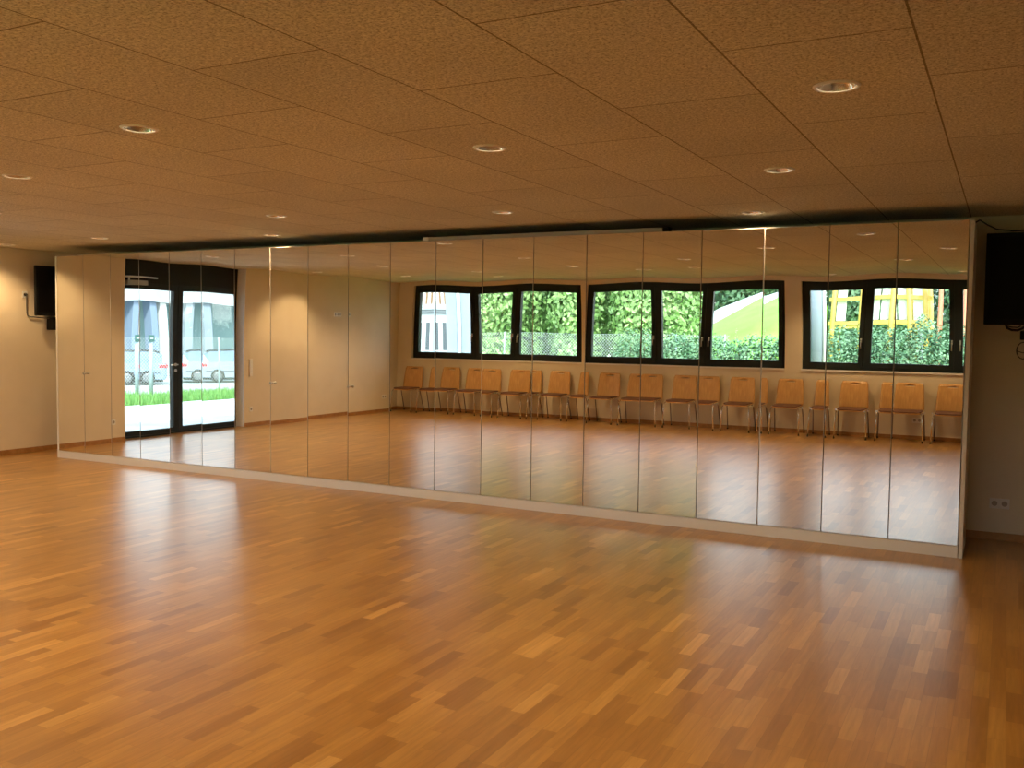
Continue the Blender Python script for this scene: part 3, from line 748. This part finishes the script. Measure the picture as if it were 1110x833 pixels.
# cars
def make_car(label, loc, rz, paint):
    """local: length along x (rear at x=0, nose at x=4.5), wheels on z=0"""
    r = thing('parked_car', label, 'car', loc, rz, 'cars parked behind the chain-link fence')
    low = [(.02, .42), (.0, .62), (.06, .95), (.16, 1.0), (3.35, 1.0), (4.2, .86), (4.48, .66), (4.5, .40), (4.42, .24), (.10, .24)]
    bm = bmesh.new()
    ys = [(-.86, .94), (-.80, 1.), (.80, 1.), (.86, .94)]
    rings = []
    for (y, s) in ys: rings.append([bm.verts.new((2.25 + (p[0] - 2.25) * s, y, .6 + (p[1] - .6) * s)) for p in low])
    for a in range(3):
        for i in range(len(low)): bm.faces.new([rings[a][i], rings[a][(i + 1) % len(low)], rings[a + 1][(i + 1) % len(low)], rings[a + 1][i]])
    bm.faces.new(rings[0]); bm.faces.new(rings[3][::-1]); obj('body', bm, paint, r)
    cab = [(.06, .97), (.20, 1.32), (.42, 1.45), (1.6, 1.50), (2.55, 1.46), (2.95, 1.32), (3.6, .97)]
    bm = bmesh.new(); rings = []
    for y, s in ((-.82, 0), (-.68, 1), (.68, 1), (.82, 0)):
        rings.append([bm.verts.new((p[0], y, (p[1] if s else .99 + (p[1] - .99) * .0))) for p in cab])
    for a in range(3):
        for i in range(len(cab) - 1):
            f = bm.faces.new([rings[a][i], rings[a][i + 1], rings[a + 1][i + 1], rings[a + 1][i]])
            f.material_index = 1 if a != 1 or i in (0, 5) else 0
    g = obj('cabin', bm, [paint, M_CARGLASS], r)
    bm = bmesh.new()
    for y in (-.68, .68):
        tube(bm, [(.35, y, 1.43), (.5, y, 1.50), (1.6, y, 1.545), (2.6, y, 1.49), (2.8, y, 1.42)], .032, 6)
    obj('roof_rail', bm, M_TYRE, r)
    for xx in (.85, 3.55):
        for s in (-1, 1):
            bm = bmesh.new(); lathe(bm, [(.2, s * .70), (.31, s * .70), (.33, s * .74), (.33, s * .84), (.31, s * .875), (.2, s * .875)], 22, 'y', (xx, 0, .33), close=False); w = obj('wheel', bm, M_TYRE, r)
            bm = bmesh.new(); lathe(bm, [(.2, s * .876), (.19, s * .885), (.05, s * .87)], 18, 'y', (xx, 0, .33)); obj('rim', bm, M_RIM, w)
    for s in (-1, 1):
        bm = bmesh.new(); box(bm, -.01, .36, s * .86 - .02, s * .86 + .02, .78, .92, bev=.01); box(bm, -.02, .05, min(s * .86, s * .58), max(s * .86, s * .58), .78, .92); obj('tail_light', bm, M_TAIL, r)
    bm = bmesh.new()
    for y in (-.865, .865): box(bm, .3, 4.1, y - .005, y + .005, .52, .56)
    obj('side_trim', bm, M_TYRE, r)
    bm = bmesh.new(); box(bm, .2, 4.35, -.78, .78, .14, .26); obj('underbody', bm, M_TYRE, r)
    return r
make_car('silver-blue estate car parked behind the sign post, rear towards the door frame', (-23.9, -22.5, -.97), math.radians(130), M_CARBODY)
make_car('pale estate car parked right of the door mullion, red tail light at its end', (-24.2, -24.6, -.97), math.radians(-48), M_CARBODY2)

# ------------------------------------------------------------------ light
W = bpy.data.worlds.new('sky'); SC.world = W; W.use_nodes = True
nt = W.node_tree; bg = nt.nodes['Background']
tc = nt.nodes.new('ShaderNodeTexCoord'); sp = nt.nodes.new('ShaderNodeSeparateXYZ'); rp = nt.nodes.new('ShaderNodeValToRGB')
nt.links.new(tc.outputs['Generated'], sp.inputs[0]); nt.links.new(sp.outputs['Z'], rp.inputs[0]); nt.links.new(rp.outputs[0], bg.inputs['Color'])
rp.color_ramp.elements[0].position = 0.; rp.color_ramp.elements[0].color = (1., 1., 1., 1)
rp.color_ramp.elements[1].position = .6; rp.color_ramp.elements[1].color = (.62, .80, 1., 1)
bg.inputs['Strength'].default_value = 4.8
S = bpy.data.lights.new('sun', 'SUN'); S.energy = 9.; S.color = (1., .97, .9); S.angle = math.radians(1.5)
so = bpy.data.objects.new('sun', S); COL.objects.link(so)
so.rotation_euler = Vector((-.55, -.55, -.75)).to_track_quat('-Z', 'Y').to_euler()

# ------------------------------------------------------------------ camera
yaw, pitch, roll, fpx, shx, shy = .4827, -.0524, .0131, 1011.547, 5.924, -2.862
cam = bpy.data.cameras.new('camera'); co = bpy.data.objects.new('camera', cam); COL.objects.link(co)
cy, sy = math.cos(yaw), math.sin(yaw)
fw = Vector((-sy * math.cos(pitch), cy * math.cos(pitch), math.sin(pitch))); rt = Vector((cy, sy, 0)); up = rt.cross(fw)
R_ = math.cos(roll) * rt + math.sin(roll) * up; U_ = -math.sin(roll) * rt + math.cos(roll) * up
co.matrix_world = Matrix(((R_.x, U_.x, -fw.x, 10.246), (R_.y, U_.y, -fw.y, -7.409), (R_.z, U_.z, -fw.z, 1.592), (0, 0, 0, 1)))
cam.sensor_fit = 'HORIZONTAL'; cam.sensor_width = 36.; cam.lens = 36. * fpx / 1110.
cam.shift_x = -shx / 1110.; cam.shift_y = shy / 1110.
cam.clip_start = .05; cam.clip_end = 300
SC.camera = co
SC.view_settings.view_transform = 'Standard'; SC.view_settings.look = 'None'; SC.view_settings.exposure = 0.; SC.view_settings.gamma = 1.
